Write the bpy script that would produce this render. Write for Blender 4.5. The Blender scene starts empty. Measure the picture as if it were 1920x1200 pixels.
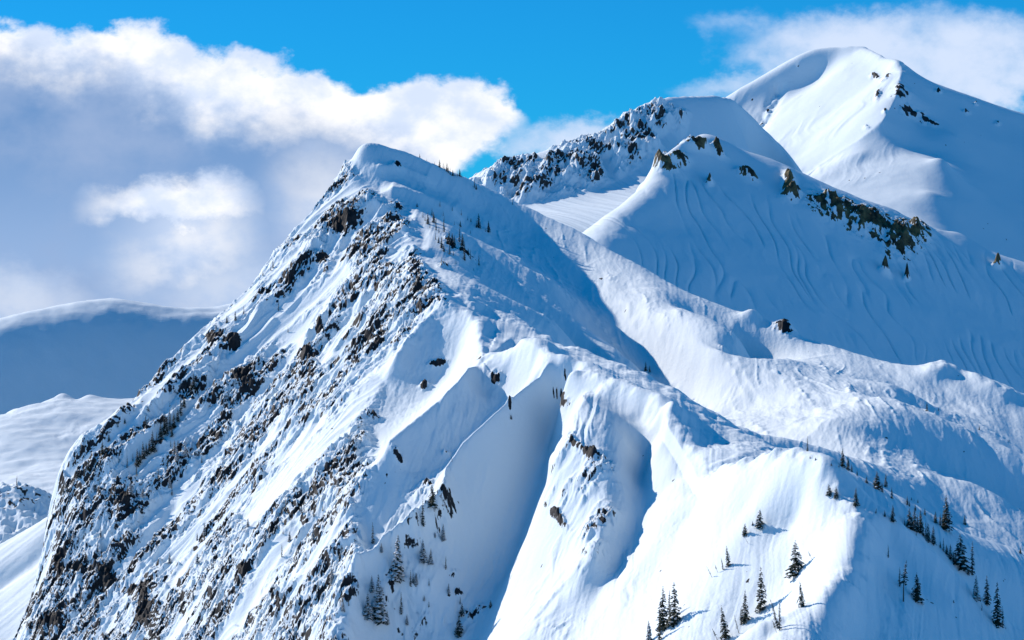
import bpy, math, random
import numpy as np
# ------------------------------------------------------------------ camera, sky, sun
F = 5444.0            # focal length in pixels of a 1920 px wide picture
HOR = 560.0           # row of the horizon
scene = bpy.context.scene
col = scene.collection
cd = bpy.data.cameras.new("camera"); cam = bpy.data.objects.new("camera", cd); col.objects.link(cam)
cam.location = (0, 0, 0); cam.rotation_euler = (math.radians(90), 0, 0)
cd.sensor_width = 36.0; cd.lens = 36.0 * F / 1920.0
cd.shift_y = -(600.0 - HOR) / 1920.0
cd.clip_start = 1.0; cd.clip_end = 60000.0
scene.camera = cam

SUN_EL = math.radians(31.0)
SUN_BACK = math.radians(35.0)        # how far behind the left side the sun stands
to_sun = (-math.cos(SUN_BACK) * math.cos(SUN_EL), math.sin(SUN_BACK) * math.cos(SUN_EL), math.sin(SUN_EL))
sl = bpy.data.lights.new("sun", 'SUN'); sun = bpy.data.objects.new("sun", sl); col.objects.link(sun)
sl.energy = 4.7; sl.angle = math.radians(0.5); sl.color = (1.0, 0.88, 0.77)
from mathutils import Vector
sun.rotation_euler = Vector(to_sun).to_track_quat('Z', 'Y').to_euler()
sun.location = (-300, 300, 400)

scene.view_settings.view_transform = 'Standard'
scene.view_settings.look = 'None'
scene.view_settings.gamma = 1.0
scene.view_settings.exposure = 0.1
scene.cycles.max_bounces = 4
scene.cycles.diffuse_bounces = 1
SKY_STRENGTH = 0.1

def build_world():
    w = bpy.data.worlds.new("World"); scene.world = w; w.use_nodes = True
    nt = w.node_tree; nt.nodes.clear(); N = nt.nodes; L = nt.links
    def link(v, sock):
        if isinstance(v, (int, float)): sock.default_value = v
        elif isinstance(v, (tuple, list)): sock.default_value = v
        else: L.new(v, sock)
    def M(op, a, b=0.0, c=0.0, clamp=False):
        n = N.new('ShaderNodeMath'); n.operation = op; n.use_clamp = clamp
        link(a, n.inputs[0]); link(b, n.inputs[1]); link(c, n.inputs[2]); return n.outputs[0]
    def smooth(v, a, b):
        n = N.new('ShaderNodeMapRange'); n.interpolation_type = 'SMOOTHSTEP'
        link(v, n.inputs['Value']); n.inputs['From Min'].default_value = a; n.inputs['From Max'].default_value = b
        return n.outputs['Result']
    def mix(f, a, b):
        n = N.new('ShaderNodeMix'); n.data_type = 'RGBA'
        link(f, n.inputs['Factor']); link(a, n.inputs['A']); link(b, n.inputs['B']); return n.outputs['Result']
    def noise(vec, scale, detail=5.0, rough=0.55):
        n = N.new('ShaderNodeTexNoise'); n.noise_dimensions = '3D'
        L.new(vec, n.inputs['Vector']); n.inputs['Scale'].default_value = scale
        n.inputs['Detail'].default_value = detail; n.inputs['Roughness'].default_value = rough
        return n.outputs['Fac']
    def curve(v, pts, x0, x1, y0, y1):
        a = M('DIVIDE', M('SUBTRACT', v, x0), x1 - x0, clamp=True)
        n = N.new('ShaderNodeFloatCurve'); c = n.mapping.curves[0]
        P = [((p[0] - x0) / (x1 - x0), (p[1] - y0) / (y1 - y0)) for p in pts]
        c.points[0].location = P[0]; c.points[1].location = P[-1]
        for p in P[1:-1]: c.points.new(*p)
        n.mapping.update(); L.new(a, n.inputs['Value'])
        return M('MULTIPLY_ADD', n.outputs[0], y1 - y0, y0)
    tc = N.new('ShaderNodeTexCoord'); gen = tc.outputs['Generated']
    sep = N.new('ShaderNodeSeparateXYZ'); L.new(gen, sep.inputs[0])
    ya = M('MAXIMUM', M('ABSOLUTE', sep.outputs['Y']), 0.05)
    # direction coordinates of the sky: U grows to the east, V grows upward (units: 1 = 1000 units of tangent * F)
    U = M('MULTIPLY_ADD', M('DIVIDE', sep.outputs['X'], ya), F / 1000.0, 0.96)
    V = M('MULTIPLY', M('DIVIDE', sep.outputs['Z'], ya), F / 1000.0)      # 0 at horizon, .56 at the top of the photograph
    cmb = N.new('ShaderNodeCombineXYZ'); L.new(U, cmb.inputs[0]); L.new(M('MULTIPLY', V, 1.3), cmb.inputs[1]); cmb.inputs[2].default_value = 0.37
    vec = cmb.outputs[0]
    n1 = M('SUBTRACT', noise(vec, 3.2, 8, 0.55), 0.5)
    off = N.new('ShaderNodeVectorMath'); off.operation = 'ADD'; L.new(vec, off.inputs[0]); off.inputs[1].default_value = (7.3, 2.1, 4.4)
    n2 = M('SUBTRACT', noise(off.outputs[0], 3.0, 6, 0.5), 0.5)
    n3 = M('SUBTRACT', noise(off.outputs[0], 9.0, 5, 0.55), 0.5)
    n4 = M('SUBTRACT', noise(off.outputs[0], 26.0, 6, 0.62), 0.5)
    Uw = M('MULTIPLY_ADD', n2, 0.16, U)
    Vw = M('ADD', M('MULTIPLY_ADD', n1, 0.16, V), M('ADD', M('MULTIPLY', n3, 0.10), M('MULTIPLY', n4, 0.05)))
    # big cloud bank on the west: upper edge
    top = curve(Uw, [(-0.6, .60), (0.0, .525), (0.1, .50), (0.2, .525), (0.30, .505), (0.36, .455), (0.45, .435), (0.6, .42), (0.72, .405), (0.85, .40), (0.94, .385), (1.0, .34), (1.03, .20), (1.06, -.1), (1.2, -.6)],
                -0.6, 1.2, -0.6, 0.62)
    dep = M('SUBTRACT', top, Vw)                    # how far below the upper edge
    c1 = smooth(dep, -0.012, 0.022)
    east = curve(Vw, [(-.2, .78), (.2, .82), (.25, .87), (.29, .93), (.33, .975), (.38, 1.0), (.62, 1.02)], -.2, .62, .7, 1.1)
    c1 = M('MULTIPLY', c1, M('SUBTRACT', 1.0, smooth(M('SUBTRACT', Uw, east), -0.03, 0.035)))
    # white sunlit band thickness
    th = curve(Uw, [(-0.6, .05), (0.0, .07), (0.15, .08), (0.3, .13), (0.45, .11), (0.6, .10), (0.75, .14), (0.9, .22), (1.2, .5)], -0.6, 1.2, 0.0, 0.5)
    band = M('SUBTRACT', 1.0, smooth(M('ADD', M('SUBTRACT', dep, th), M('MULTIPLY', n1, .12)), -0.06, 0.07))
    # second white patch inside the bank
    def blob(cu, cv, ru, rv, soft=0.5):
        a = M('DIVIDE', M('SUBTRACT', Uw, cu), ru); b = M('DIVIDE', M('SUBTRACT', Vw, cv), rv)
        r = M('SQRT', M('ADD', M('MULTIPLY', a, a), M('MULTIPLY', b, b)))
        return M('SUBTRACT', 1.0, smooth(r, 1.0 - soft, 1.0 + soft))
    p2 = M('MULTIPLY', M('MAXIMUM', M('MAXIMUM', blob(0.33, 0.165, 0.13, 0.05, .5), M('MULTIPLY', blob(0.36, 0.10, 0.10, 0.075, .85), .7)), M('MULTIPLY', blob(0.62, 0.17, 0.09, 0.10, .8), .55)), 1.0)
    p3 = M('MULTIPLY', M('MAXIMUM', blob(0.45, -0.0, 0.12, 0.06, .9), blob(0.05, -0.01, 0.12, 0.05, .9)), 0.4)
    wht = M('MAXIMUM', band, M('MAXIMUM', p2, p3))
    k = 1.0 / SKY_STRENGTH
    def C(r, g, b): return (r * k, g * k, b * k, 1)
    greyblue = mix(smooth(V, 0.0, 0.42), C(.30, .45, .72), C(.12, .27, .55))
    greyblue = mix(smooth(n1, -.12, .2), greyblue, C(.30, .42, .66))
    fold = smooth(M('ADD', n3, M('MULTIPLY', n2, .6)), -.16, .14)
    white = mix(fold, C(.66, .76, .95), C(1.0, 1.0, 1.02))
    cloud1 = mix(wht, greyblue, white)
    # thin clouds on the east side
    e1 = M('MULTIPLY', smooth(M('ADD', M('MULTIPLY', M('ADD', n1, M('MULTIPLY', n3, .5)), 1.9), M('MAXIMUM', blob(1.72, 0.45, 0.42, 0.10, .5), M('MAXIMUM', blob(1.45, 0.375, 0.22, 0.05, .7), M('MAXIMUM', blob(1.12, 0.29, 0.20, 0.05, .7), M('MULTIPLY', blob(1.40, 0.50, 0.16, 0.05, .8), .7))))), 0.38, 1.15), 0.95)
    # sky model with colour tints
    sky = N.new('ShaderNodeTexSky'); sky.sky_type = 'NISHITA'; sky.sun_disc = False
    sky.sun_elevation = SUN_EL; sky.sun_rotation = math.radians(-70.0)
    sky.altitude = 2200; sky.air_density = 1.0; sky.dust_density = 0.3; sky.ozone_density = 3.0
    hs = N.new('ShaderNodeHueSaturation'); L.new(sky.outputs[0], hs.inputs['Color'])
    hs.inputs['Hue'].default_value = 0.5; hs.inputs['Saturation'].default_value = 1.0; hs.inputs['Value'].default_value = 1.5
    tint = N.new('ShaderNodeMix'); tint.data_type = 'RGBA'; tint.blend_type = 'MULTIPLY'; tint.inputs['Factor'].default_value = 1.0
    L.new(hs.outputs[0], tint.inputs['A']); tint.inputs['B'].default_value = (.03, .45, .76, 1)
    zen_fill = mix(smooth(sep.outputs['Z'], 0.12, 0.6), (1, 1, 1, 1), (.35, 1.6, 1.3, 1))  # cyan boost added at the unseen zenith to brighten and colour shaded snow
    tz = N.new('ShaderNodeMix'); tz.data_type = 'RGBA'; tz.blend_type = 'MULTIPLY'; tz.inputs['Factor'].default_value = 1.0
    L.new(tint.outputs['Result'], tz.inputs['A']); L.new(zen_fill, tz.inputs['B'])
    face_n = smooth(sep.outputs['Y'], 0.05, 0.35)
    e1 = M('MULTIPLY', e1, face_n); c1 = M('MULTIPLY', M('MULTIPLY', c1, face_n), smooth(U, -1.1, -0.4))
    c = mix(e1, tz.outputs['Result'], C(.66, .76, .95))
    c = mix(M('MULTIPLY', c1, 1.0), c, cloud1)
    # below the horizon: snow-lit haze
    c = mix(smooth(V, -0.6, -0.15), C(.08, .28, .52), c)
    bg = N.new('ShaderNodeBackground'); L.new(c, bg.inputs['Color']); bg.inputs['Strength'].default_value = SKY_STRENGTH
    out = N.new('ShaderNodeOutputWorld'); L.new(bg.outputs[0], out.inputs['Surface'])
build_world()

# ------------------------------------------------------------------ numeric helpers
def _hash(ix, iy, seed):
    h = (ix.astype(np.int64) * 374761393 + iy.astype(np.int64) * 668265263 + seed * 1274126177) & 0x7fffffff
    h = ((h ^ (h >> 13)) * 1274126177) & 0x7fffffff
    return (h ^ (h >> 16)) & 0xffff
_ang = np.linspace(0, 2 * np.pi, 65536, endpoint=False).astype(np.float32)
_cs = np.cos(_ang); _sn = np.sin(_ang)
def perlin(x, y, seed=0):
    x = x.astype(np.float32); y = y.astype(np.float32)
    ix = np.floor(x); iy = np.floor(y); fx = x - ix; fy = y - iy
    ux = fx * fx * fx * (fx * (fx * 6 - 15) + 10); uy = fy * fy * fy * (fy * (fy * 6 - 15) + 10)
    ix = ix.astype(np.int32); iy = iy.astype(np.int32)
    def g(dx, dy):
        h = _hash(ix + dx, iy + dy, seed)
        return _cs[h] * (fx - dx) + _sn[h] * (fy - dy)
    a = g(0, 0); b = g(1, 0); c = g(0, 1); d = g(1, 1)
    return ((a + ux * (b - a)) * (1 - uy) + (c + ux * (d - c)) * uy) * 1.5
def fbm(x, y, o=4, seed=0, gain=0.5):
    s = 0; a = 1.0
    for i in range(o):
        s = s + a * perlin(x * 2 ** i + i * 17.3, y * 2 ** i - i * 9.1, seed + i); a *= gain
    return s
def ridged(x, y, o=3, seed=0, gain=0.5):
    s = 0; a = 1.0
    for i in range(o):
        s = s + a * (1 - 2 * np.abs(perlin(x * 2 ** i + i * 7.3, y * 2 ** i + i * 3.1, seed + i))); a *= gain
    return s
def sstep(v, a, b):
    t = np.clip((v - a) / (b - a), 0, 1); return t * t * (3 - 2 * t)
def W(px, py, d): return ((px - 960.0) / F * d, d, (HOR - py) / F * d)

def seg_info(px, py, line):
    """distance to a polyline, side (+ = right of travel) and position along it 0..1"""
    best = np.full(px.shape, 1e9); side = np.zeros(px.shape); tt = np.zeros(px.shape)
    n = len(line) - 1
    for i in range(n):
        ax, ay = line[i][:2]; bx, by = line[i + 1][:2]
        dx, dy = bx - ax, by - ay; l2 = dx * dx + dy * dy
        t = np.clip(((px - ax) * dx + (py - ay) * dy) / l2, 0, 1)
        ex = px - ax - t * dx; ey = py - ay - t * dy
        d = np.hypot(ex, ey); m = d < best
        best[m] = d[m]; side[m] = np.sign(dx * ey - dy * ex)[m] * 1.0; tt[m] = ((i + t) / n)[m]
    return best, side, tt
def inside(px, py, poly, soft=15.0):
    """soft mask of a polygon"""
    c = np.zeros(px.shape, bool); n = len(poly)
    for i in range(n):
        x1, y1 = poly[i]; x2, y2 = poly[(i + 1) % n]
        if y1 == y2: continue
        m = ((y1 > py) != (y2 > py)) & (px < (x2 - x1) * (py - y1) / (y2 - y1) + x1)
        c ^= m
    d, _, _ = seg_info(px, py, list(poly) + [poly[0]])
    return sstep(np.where(c, d, -d), -soft, soft)
def bump(px, py, cx, cy, rx, ry, ang=0.0):
    a = math.radians(ang); dx = px - cx; dy = py - cy
    p = dx * math.cos(a) + dy * math.sin(a); q = -dx * math.sin(a) + dy * math.cos(a)
    return np.exp(-((p / rx) ** 2 + (q / ry) ** 2))

def cubic_matrix(nf, nc):
    M = np.zeros((nf, nc)); t = np.linspace(0, nc - 1, nf); i = np.minimum(np.floor(t).astype(int), nc - 2); f = t - i
    w = [-.5 * f + f ** 2 - .5 * f ** 3, 1 - 2.5 * f ** 2 + 1.5 * f ** 3, .5 * f + 2 * f ** 2 - 1.5 * f ** 3, -.5 * f ** 2 + .5 * f ** 3]
    r = np.arange(nf)
    for k in range(4): np.add.at(M, (r, np.clip(i + k - 1, 0, nc - 1)), w[k])
    return M

def control(lines, step=7.0):
    P = []
    for ln in lines:
        Q = [W(*a) for a in ln]
        for a, b in zip(Q[:-1], Q[1:]):
            n = max(1, int(round(math.dist(a[:2], b[:2]) / step)))
            # straight in the world between two given points
            for k in range(n): t = k / n; P.append(tuple(a[j] + (b[j] - a[j]) * t for j in range(3)))
        P.append(Q[-1])
    return P
def plane(anchor, gx, gy, dots):
    """photo positions laid on a tilted plane through an anchor (px, py, d)"""
    x0, y0, z0 = W(*anchor); out = []
    for px, py in dots:
        k = (HOR - py) / F - gx * (px - 960) / F - gy
        out.append((px, py, (z0 - gx * x0 - gy * y0) / k))
    return out
def dropped(line, steps):
    """points behind a skyline, each step (dy, dz) away and lower"""
    P = []
    for a in line:
        x, y, z = W(*a)
        for dy, dz in steps: P.append((x * (y + dy) / y, y + dy, z + dz))
    return P

class Field: pass
def solve_field(pts, px0, px1, nu, front, back, ny, c=5.0, q=4, lam=2.5e-3, ypow=1.0):
    pts = np.array(pts); S = 100.0
    key = np.round(pts[:, :2] / 2.2).astype(int); _, inv = np.unique(key, axis=0, return_inverse=True); inv = inv.ravel()
    cnt = np.bincount(inv); pts = np.stack([np.bincount(inv, pts[:, k]) / cnt for k in range(3)], -1)
    X = pts[:, :2] / S; cc = c / S; n = len(X)
    D = -np.sqrt(((X[:, None] - X[None]) ** 2).sum(-1) + cc * cc)
    A = np.zeros((n + 3, n + 3)); A[:n, :n] = D + lam * np.eye(n)
    A[:n, n] = 1; A[:n, n + 1:] = X; A[n, :n] = 1; A[n + 1:, :n] = X.T
    w = np.linalg.solve(A, np.concatenate([pts[:, 2], np.zeros(3)]))
    f = Field(); nuc = nu // q; nyc = ny // q
    uc = (np.linspace(px0, px1, nuc) - 960) / F
    tc = np.linspace(0, 1, nyc) ** ypow
    fr = np.interp(np.linspace(px0, px1, nuc), *zip(*front)); bk = np.interp(np.linspace(px0, px1, nuc), *zip(*back))
    Yc = fr[None] + (bk - fr)[None] * tc[:, None]; Xc = Yc * uc[None]
    x = (Xc / S).ravel().astype(np.float32); y = (Yc / S).ravel().astype(np.float32)
    Z = np.zeros(x.size)
    for k in range(0, x.size, 20000):
        xs = x[k:k + 20000, None] - X[None, :, 0].astype(np.float32); ys = y[k:k + 20000, None] - X[None, :, 1].astype(np.float32)
        Z[k:k + 20000] = -np.sqrt(xs * xs + ys * ys + np.float32(cc * cc)).astype(np.float64) @ w[:n]
    Z += w[n] + w[n + 1] * x + w[n + 2] * y
    f.Zc = Z.reshape(nyc, nuc); f.Yc = Yc; f.Xc = Xc
    f.pxc = Xc / Yc * F + 960; f.pyc = HOR - f.Zc / Yc * F
    f.Wy = cubic_matrix(ny, nyc); f.Wx = cubic_matrix(nu, nuc)
    up = lambda A_: f.Wy @ A_ @ f.Wx.T
    f.up = up; f.X = up(Xc); f.Y = up(Yc); f.Z = up(f.Zc); f.u = np.linspace(px0, px1, nu)
    f.px0, f.px1, f.nu, f.ny = px0, px1, nu, ny
    return f
def slopes(f):
    U = f.X / f.Y
    dzr, dzc = np.gradient(f.Z); dyr = np.gradient(f.Y, axis=0); dyc = np.gradient(f.Y, axis=1); du = (f.px1 - f.px0) / F / (f.nu - 1)
    zy = dzr / dyr                          # at constant u
    zu = dzc / du - zy * dyc / du           # at constant y
    zx = zu / f.Y; zyy = zy - U / f.Y * zu
    return zx, zyy
def ground_at(f, px, py):
    """first point of the field seen along the ray through a photo position"""
    c = (px - f.px0) / (f.px1 - f.px0) * (f.nu - 1); i = int(np.clip(c, 0, f.nu - 2)); t = c - i
    z = f.Z[:, i] * (1 - t) + f.Z[:, i + 1] * t; y = f.Y[:, i] * (1 - t) + f.Y[:, i + 1] * t
    p = HOR - z / y * F; r = np.nonzero(p <= py)[0]
    k = r[0] if len(r) else int(np.argmin(p))
    return Vector(((px - 960) / F * y[k], y[k], z[k]))

def grid_mesh(name, f, attrs, mat):
    ny, nu = f.Z.shape
    co = np.stack([f.X, f.Y, f.Z], -1).reshape(-1, 3).astype(np.float32)
    i = np.arange(ny - 1)[:, None] * nu + np.arange(nu - 1)[None]
    q = np.stack([i, i + 1, i + nu + 1, i + nu], -1).reshape(-1, 4).astype(np.int32)
    me = bpy.data.meshes.new(name); me.vertices.add(len(co)); me.vertices.foreach_set('co', co.ravel())
    me.loops.add(q.size); me.loops.foreach_set('vertex_index', q.ravel())
    me.polygons.add(len(q)); me.polygons.foreach_set('loop_start', np.arange(0, q.size, 4, dtype=np.int32))
    me.update(calc_edges=True)
    me.polygons.foreach_set('use_smooth', np.ones(len(q), bool))
    for k, v in attrs.items():
        a = me.attributes.new(k, 'FLOAT', 'POINT'); a.data.foreach_set('value', v.ravel().astype(np.float32))
    me.materials.append(mat)
    o = bpy.data.objects.new(name, me); col.objects.link(o); return o
def structure(o, label, cat):
    o['kind'] = 'structure'; o['label'] = label; o['category'] = cat; return o

# ------------------------------------------------------------------ materials
def mountain_material(name, rockcol, rockcol2, nscale=1.0, bump_d=0.25):
    m = bpy.data.materials.new(name); m.use_nodes = True; nt = m.node_tree; N = nt.nodes; L = nt.links; N.clear()
    out = N.new('ShaderNodeOutputMaterial'); b = N.new('ShaderNodeBsdfPrincipled'); L.new(b.outputs[0], out.inputs[0])
    geo = N.new('ShaderNodeNewGeometry'); at = N.new('ShaderNodeAttribute'); at.attribute_name = 'rock'
    def noise(s, d=4, r=.6):
        n = N.new('ShaderNodeTexNoise'); L.new(geo.outputs['Position'], n.inputs['Vector']); n.inputs['Scale'].default_value = s
        n.inputs['Detail'].default_value = d; n.inputs['Roughness'].default_value = r; return n.outputs['Fac']
    n1 = noise(0.9 * nscale); n2 = noise(0.35 * nscale)
    a = N.new('ShaderNodeMath'); a.operation = 'MULTIPLY_ADD'; L.new(n1, a.inputs[0]); a.inputs[1].default_value = 0.7; L.new(at.outputs['Fac'], a.inputs[2])
    mr = N.new('ShaderNodeMapRange'); mr.interpolation_type = 'SMOOTHSTEP'; L.new(a.outputs[0], mr.inputs['Value'])
    mr.inputs['From Min'].default_value = 0.78; mr.inputs['From Max'].default_value = 0.92
    rc = N.new('ShaderNodeMix'); rc.data_type = 'RGBA'
    mr2 = N.new('ShaderNodeMapRange'); L.new(n2, mr2.inputs['Value']); mr2.inputs['From Min'].default_value = .4; mr2.inputs['From Max'].default_value = .62
    L.new(mr2.outputs[0], rc.inputs['Factor']); rc.inputs['A'].default_value = (*rockcol, 1); rc.inputs['B'].default_value = (*rockcol2, 1)
    mx = N.new('ShaderNodeMix'); mx.data_type = 'RGBA'; L.new(mr.outputs[0], mx.inputs['Factor'])
    mx.inputs['A'].default_value = (0.75, 0.84, 0.89, 1); L.new(rc.outputs['Result'], mx.inputs['B'])
    L.new(mx.outputs['Result'], b.inputs['Base Color'])
    b.inputs['Roughness'].default_value = 0.75; b.inputs['Specular IOR Level'].default_value = 0.25
    bp = N.new('ShaderNodeBump'); bp.inputs['Distance'].default_value = bump_d; bp.inputs['Strength'].default_value = 0.6
    L.new(noise(0.8 * nscale, 6, .6), bp.inputs['Height']); L.new(bp.outputs[0], b.inputs['Normal'])
    return m
def plain(name, colr, rough=.8):
    m = bpy.data.materials.new(name); m.use_nodes = True; b = m.node_tree.nodes['Principled BSDF']
    n = m.node_tree.nodes.new('ShaderNodeTexNoise'); n.inputs['Scale'].default_value = 3.0
    g = m.node_tree.nodes.new('ShaderNodeNewGeometry'); m.node_tree.links.new(g.outputs['Position'], n.inputs['Vector'])
    x = m.node_tree.nodes.new('ShaderNodeMix'); x.data_type = 'RGBA'; m.node_tree.links.new(n.outputs['Fac'], x.inputs['Factor'])
    x.inputs['A'].default_value = (*[c * .7 for c in colr], 1); x.inputs['B'].default_value = (*[min(1, c * 1.3) for c in colr], 1)
    m.node_tree.links.new(x.outputs['Result'], b.inputs['Base Color']); b.inputs['Roughness'].default_value = rough
    return m
M_MAIN = mountain_material('snow_and_dark_rock', (.008, .010, .013), (.019, .021, .025))
M_FAR = mountain_material('snow_and_grey_rock', (.022, .023, .025), (.05, .048, .045), .4, .3)

# ================================================================== MAIN RIDGE
def main_ridge():
    sil_left = [(667,302,1143),(655,335,1142),(610,390,1142),(560,445,1135),(510,505,1128),(470,560,1120),(440,590,1117),(395,630,1110),(340,672,1103),(300,715,1097),(262,765,1090),(225,810,1083),(185,850,1076),(140,890,1070),(108,925,1064),(92,965,1058),(88,1010,1050),(75,1100,1036),(40,1200,1018),(10,1300,1000)]
    sil_top = [(684,272,1152),(705,272,1155),(735,279,1158),(765,288,1162),(820,312,1172),(880,335,1185),(930,362,1200),(970,388,1200),(1030,415,1197),(1090,440,1194),(1180,488,1188),(1280,545,1180),(1400,592,1160),(1500,628,1140),(1600,660,1120),(1700,685,1100),(1780,692,1090),(1850,710,1080),(1920,742,1070),(2100,800,1050)]
    crest_up = [(684,273,1151),(676,275,1149),(668,287,1147),(667,302,1143),(672,335,1137),(690,362,1128),(712,368,1120),(760,410,1100),(785,440,1080),(795,480,1050),(815,515,1020),(865,553,985)]
    lip = [(865,553,985),(885,590,965),(903,640,935),(905,685,910)]
    lip2 = [(905,685,910),(960,660,903),(1035,672,880),(1080,690,872),(1150,720,850),(1210,742,838),(1255,760,820),(1275,800,806),(1300,850,788),(1330,888,768)]
    back = [(870,550,990),(930,578,992),(1000,618,975),(1060,652,952),(1105,660,926),(1180,690,898),(1280,738,862),(1350,785,845),(1450,838,815)]
    F1 = [(700,380,1112),(620,520,1085),(520,680,1062),(420,820,1040),(320,960,1020),(240,1080,1000),(170,1200,985),(120,1300,970)]
    F2 = [(785,470,1050),(700,600,1020),(600,740,1000),(500,880,978),(420,1000,958),(320,1200,930),(270,1300,915)]
    S1 = [(865,556,984),(790,640,966),(720,720,950),(640,800,934),(560,900,915),(500,1040,895),(450,1200,872),(420,1300,855)]
    G1 = [(874,622,958),(866,660,952),(850,700,945),(820,735,938),(750,815,908),(690,890,890),(640,960,875)]
    S2 = [(905,687,909),(870,730,893),(835,775,882),(790,815,872),(740,850,864),(705,885,856),(670,950,846),(630,1050,832),(590,1200,812),(560,1300,800)]
    G2 = [(990,722,886),(930,785,877),(850,860,863),(800,915,850),(750,990,838),(700,1035,829)]
    S3 = [(1035,675,879),(1022,705,876),(1005,738,873),(950,790,864),(870,860,852),(840,900,845),(830,960,834),(790,1010,825),(700,1060,813),(665,1100,807),(640,1200,794),(620,1300,782)]
    G3 = [(1072,735,872),(1045,800,871),(1015,880,860),(975,980,843),(940,1080,826),(890,1180,806),(855,1280,790)]
    S3b = [(800,1100,813),(760,1200,806),(730,1300,798)]
    Wl = [(930,697,901),(960,690,899),(1000,692,889)]; Wl2 = [(900,735,897)]; Wl3 = [(1150,745,846),(1180,762,840),(1210,774,835),(1232,784,828)]; Wl4 = [(1060,712,867),(1082,720,862)]; Wl5 = [(1190,792,830),(1228,812,820)]
    S4 = [(1115,740,854),(1085,790,834),(1060,850,820),(1035,905,809),(1050,960,796),(1075,1020,782),(1050,1100,768),(980,1200,752),(920,1300,738)]
    S4b = [(1135,770,832),(1150,790,824),(1165,815,817),(1160,880,799),(1150,960,782),(1120,1060,762)]
    G4 = [(1200,835,822),(1208,880,810),(1199,950,789),(1150,1070,764),(1090,1180,742),(1030,1300,722)]
    S5 = [(1250,770,816),(1230,830,806),(1255,900,788),(1230,1000,762),(1160,1150,732),(1100,1300,706)]
    Bc = [(1330,888,766),(1360,872,752),(1400,860,738),(1450,850,726),(1485,847,718),(1530,880,704),(1585,935,694),(1640,985,682),(1620,1060,655),(1595,1130,630),(1570,1200,608),(1545,1300,580)]
    P = lambda *d: plane((1640,985,682), .55, .45, d)
    Bl = [[(1300,960,757),(1250,1080,728),(1200,1200,704),(1150,1300,682)], P((1400,950),(1350,1060),(1300,1200),(1260,1300)), P((1500,960),(1480,1060),(1430,1200),(1400,1300))]
    Br = [[(1700,1100,668),(1700,1200,640),(1690,1300,612)],[(1790,1120,685),(1800,1200,665),(1810,1300,640)],[(1900,1200,692),(1920,1300,668)]]
    Bs = [(1585,935,694),(1655,972,690),(1700,992,694),(1760,1040,697),(1800,1080,699),(1850,1125,702),(1880,1155,704),(1920,1190,706),(2050,1290,710)]
    Bm = [(1540,868,722),(1600,912,728),(1680,962,724),(1750,1012,728),(1830,1060,735),(1920,1110,742),(2050,1190,750)]
    B2 = [(1495,850,735),(1540,866,752),(1590,886,762),(1640,916,772),(1700,950,778),(1760,985,782),(1830,1008,786),(1920,1035,790),(2080,1080,800)]
    V1 = [(1480,825,850),(1560,842,862),(1620,865,868),(1700,900,868),(1780,945,862),(1850,985,855),(1950,1020,850)]
    A4 = [(1560,795,915),(1620,808,912),(1700,845,908),(1800,885,912),(1880,930,908),(1920,955,905),(2080,1030,890)]; A5 = [(1820,904,880),(1880,938,874),(1920,966,868),(2080,1045,850)]
    A3 = [(1600,745,960),(1690,757,948),(1740,775,940),(1800,800,932),(1860,830,925),(1920,858,918),(2080,930,900)]
    A3b = [(1690,745,1000),(1780,772,992),(1860,800,985),(1920,826,978),(2080,900,960)]
    sh = [[(1000,440,1165),(1080,500,1145),(1160,560,1120),(1240,620,1090),(1330,680,1050),(1440,740,1000),(1560,770,955)],
          [(960,450,1150),(1050,515,1130),(1150,600,1105),(1230,665,1085),(1300,720,1055),(1380,770,1000),(1440,800,940)],
          [(1300,590,1140),(1400,640,1105),(1500,680,1070),(1600,710,1035),(1700,730,1010)]]
    P = lambda *d: plane((815,515,1020), -.49, .26, d)
    fl = [P((900,530),(960,570),(1020,615),(1075,650)), P((870,480),(940,510),(1020,560),(1100,620),(1150,665),(1190,685)), P((900,450),(960,480),(1040,540)),
          [(840,430,1112),(890,450,1118)],[(870,410,1140),(930,430,1150)],[(760,330,1150),(830,370,1152),(900,392,1168)]]
    Bw = [(1665,1010,690),(1648,1060,667),(1622,1130,642),(1600,1200,620),(1575,1300,592)]
    hollow = [[(1380,640,1122),(1440,655,1112),(1480,648,1116)]]
    def closer(ln): return [(a, b, c - max(0, c - 960) * .35 * float(sstep(np.array(a), 1000, 1350))) for a, b, c in ln]
    sil_top = closer(sil_top); sh = [closer(l) for l in sh]; hollow = [closer(l) for l in hollow]
    pts = control(step=4.5, lines=[sil_left, sil_top, crest_up, lip, lip2, back, F1, F2, S1, G1, S2, G2, S3, G3, S3b, S4, S4b, G4, S5, Wl, Wl2, Wl3, Wl4, Wl5, Bc, Bs, Bm, B2, V1, A4, A3, A3b, Bw, A5, [(1380,830,800),(1430,843,795)]] + Bl + Br + sh + fl + hollow)
    for a, b in [((885,590,965),(930,578,992)),((903,640,935),(960,598,984)),((905,685,910),(1000,618,975)),((960,660,903),(1060,652,952)),((1035,672,880),(1105,660,926)),((1080,690,872),(1140,675,912)),
                 ((1150,720,850),(1180,690,898)),((1210,742,838),(1230,714,880)),((1255,760,820),(1280,738,862)),((1275,800,806),(1350,785,845)),((1300,850,788),(1400,812,830))]:
        A_, B_ = W(*a), W(*b)
        for t_ in (.2, .4, .6, .8): pts.append(tuple(A_[j] + (B_[j] - A_[j]) * t_ for j in range(3)))
    pts += dropped(sil_left[::2], [(40, -45), (90, -110)])
    pts += dropped(sil_top[::2], [(40, -22), (100, -60)])
    pts += dropped(back[3:], [(25, -5), (70, -14)])
    pts += dropped(Bs[2:], [(14, -6)])
    pts += dropped(Bc[1:4], [(12, -3)])
    pts += dropped(B2[3:], [(25, -7)])
    pts += dropped(A3[1:], [(18, -5)])
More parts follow.
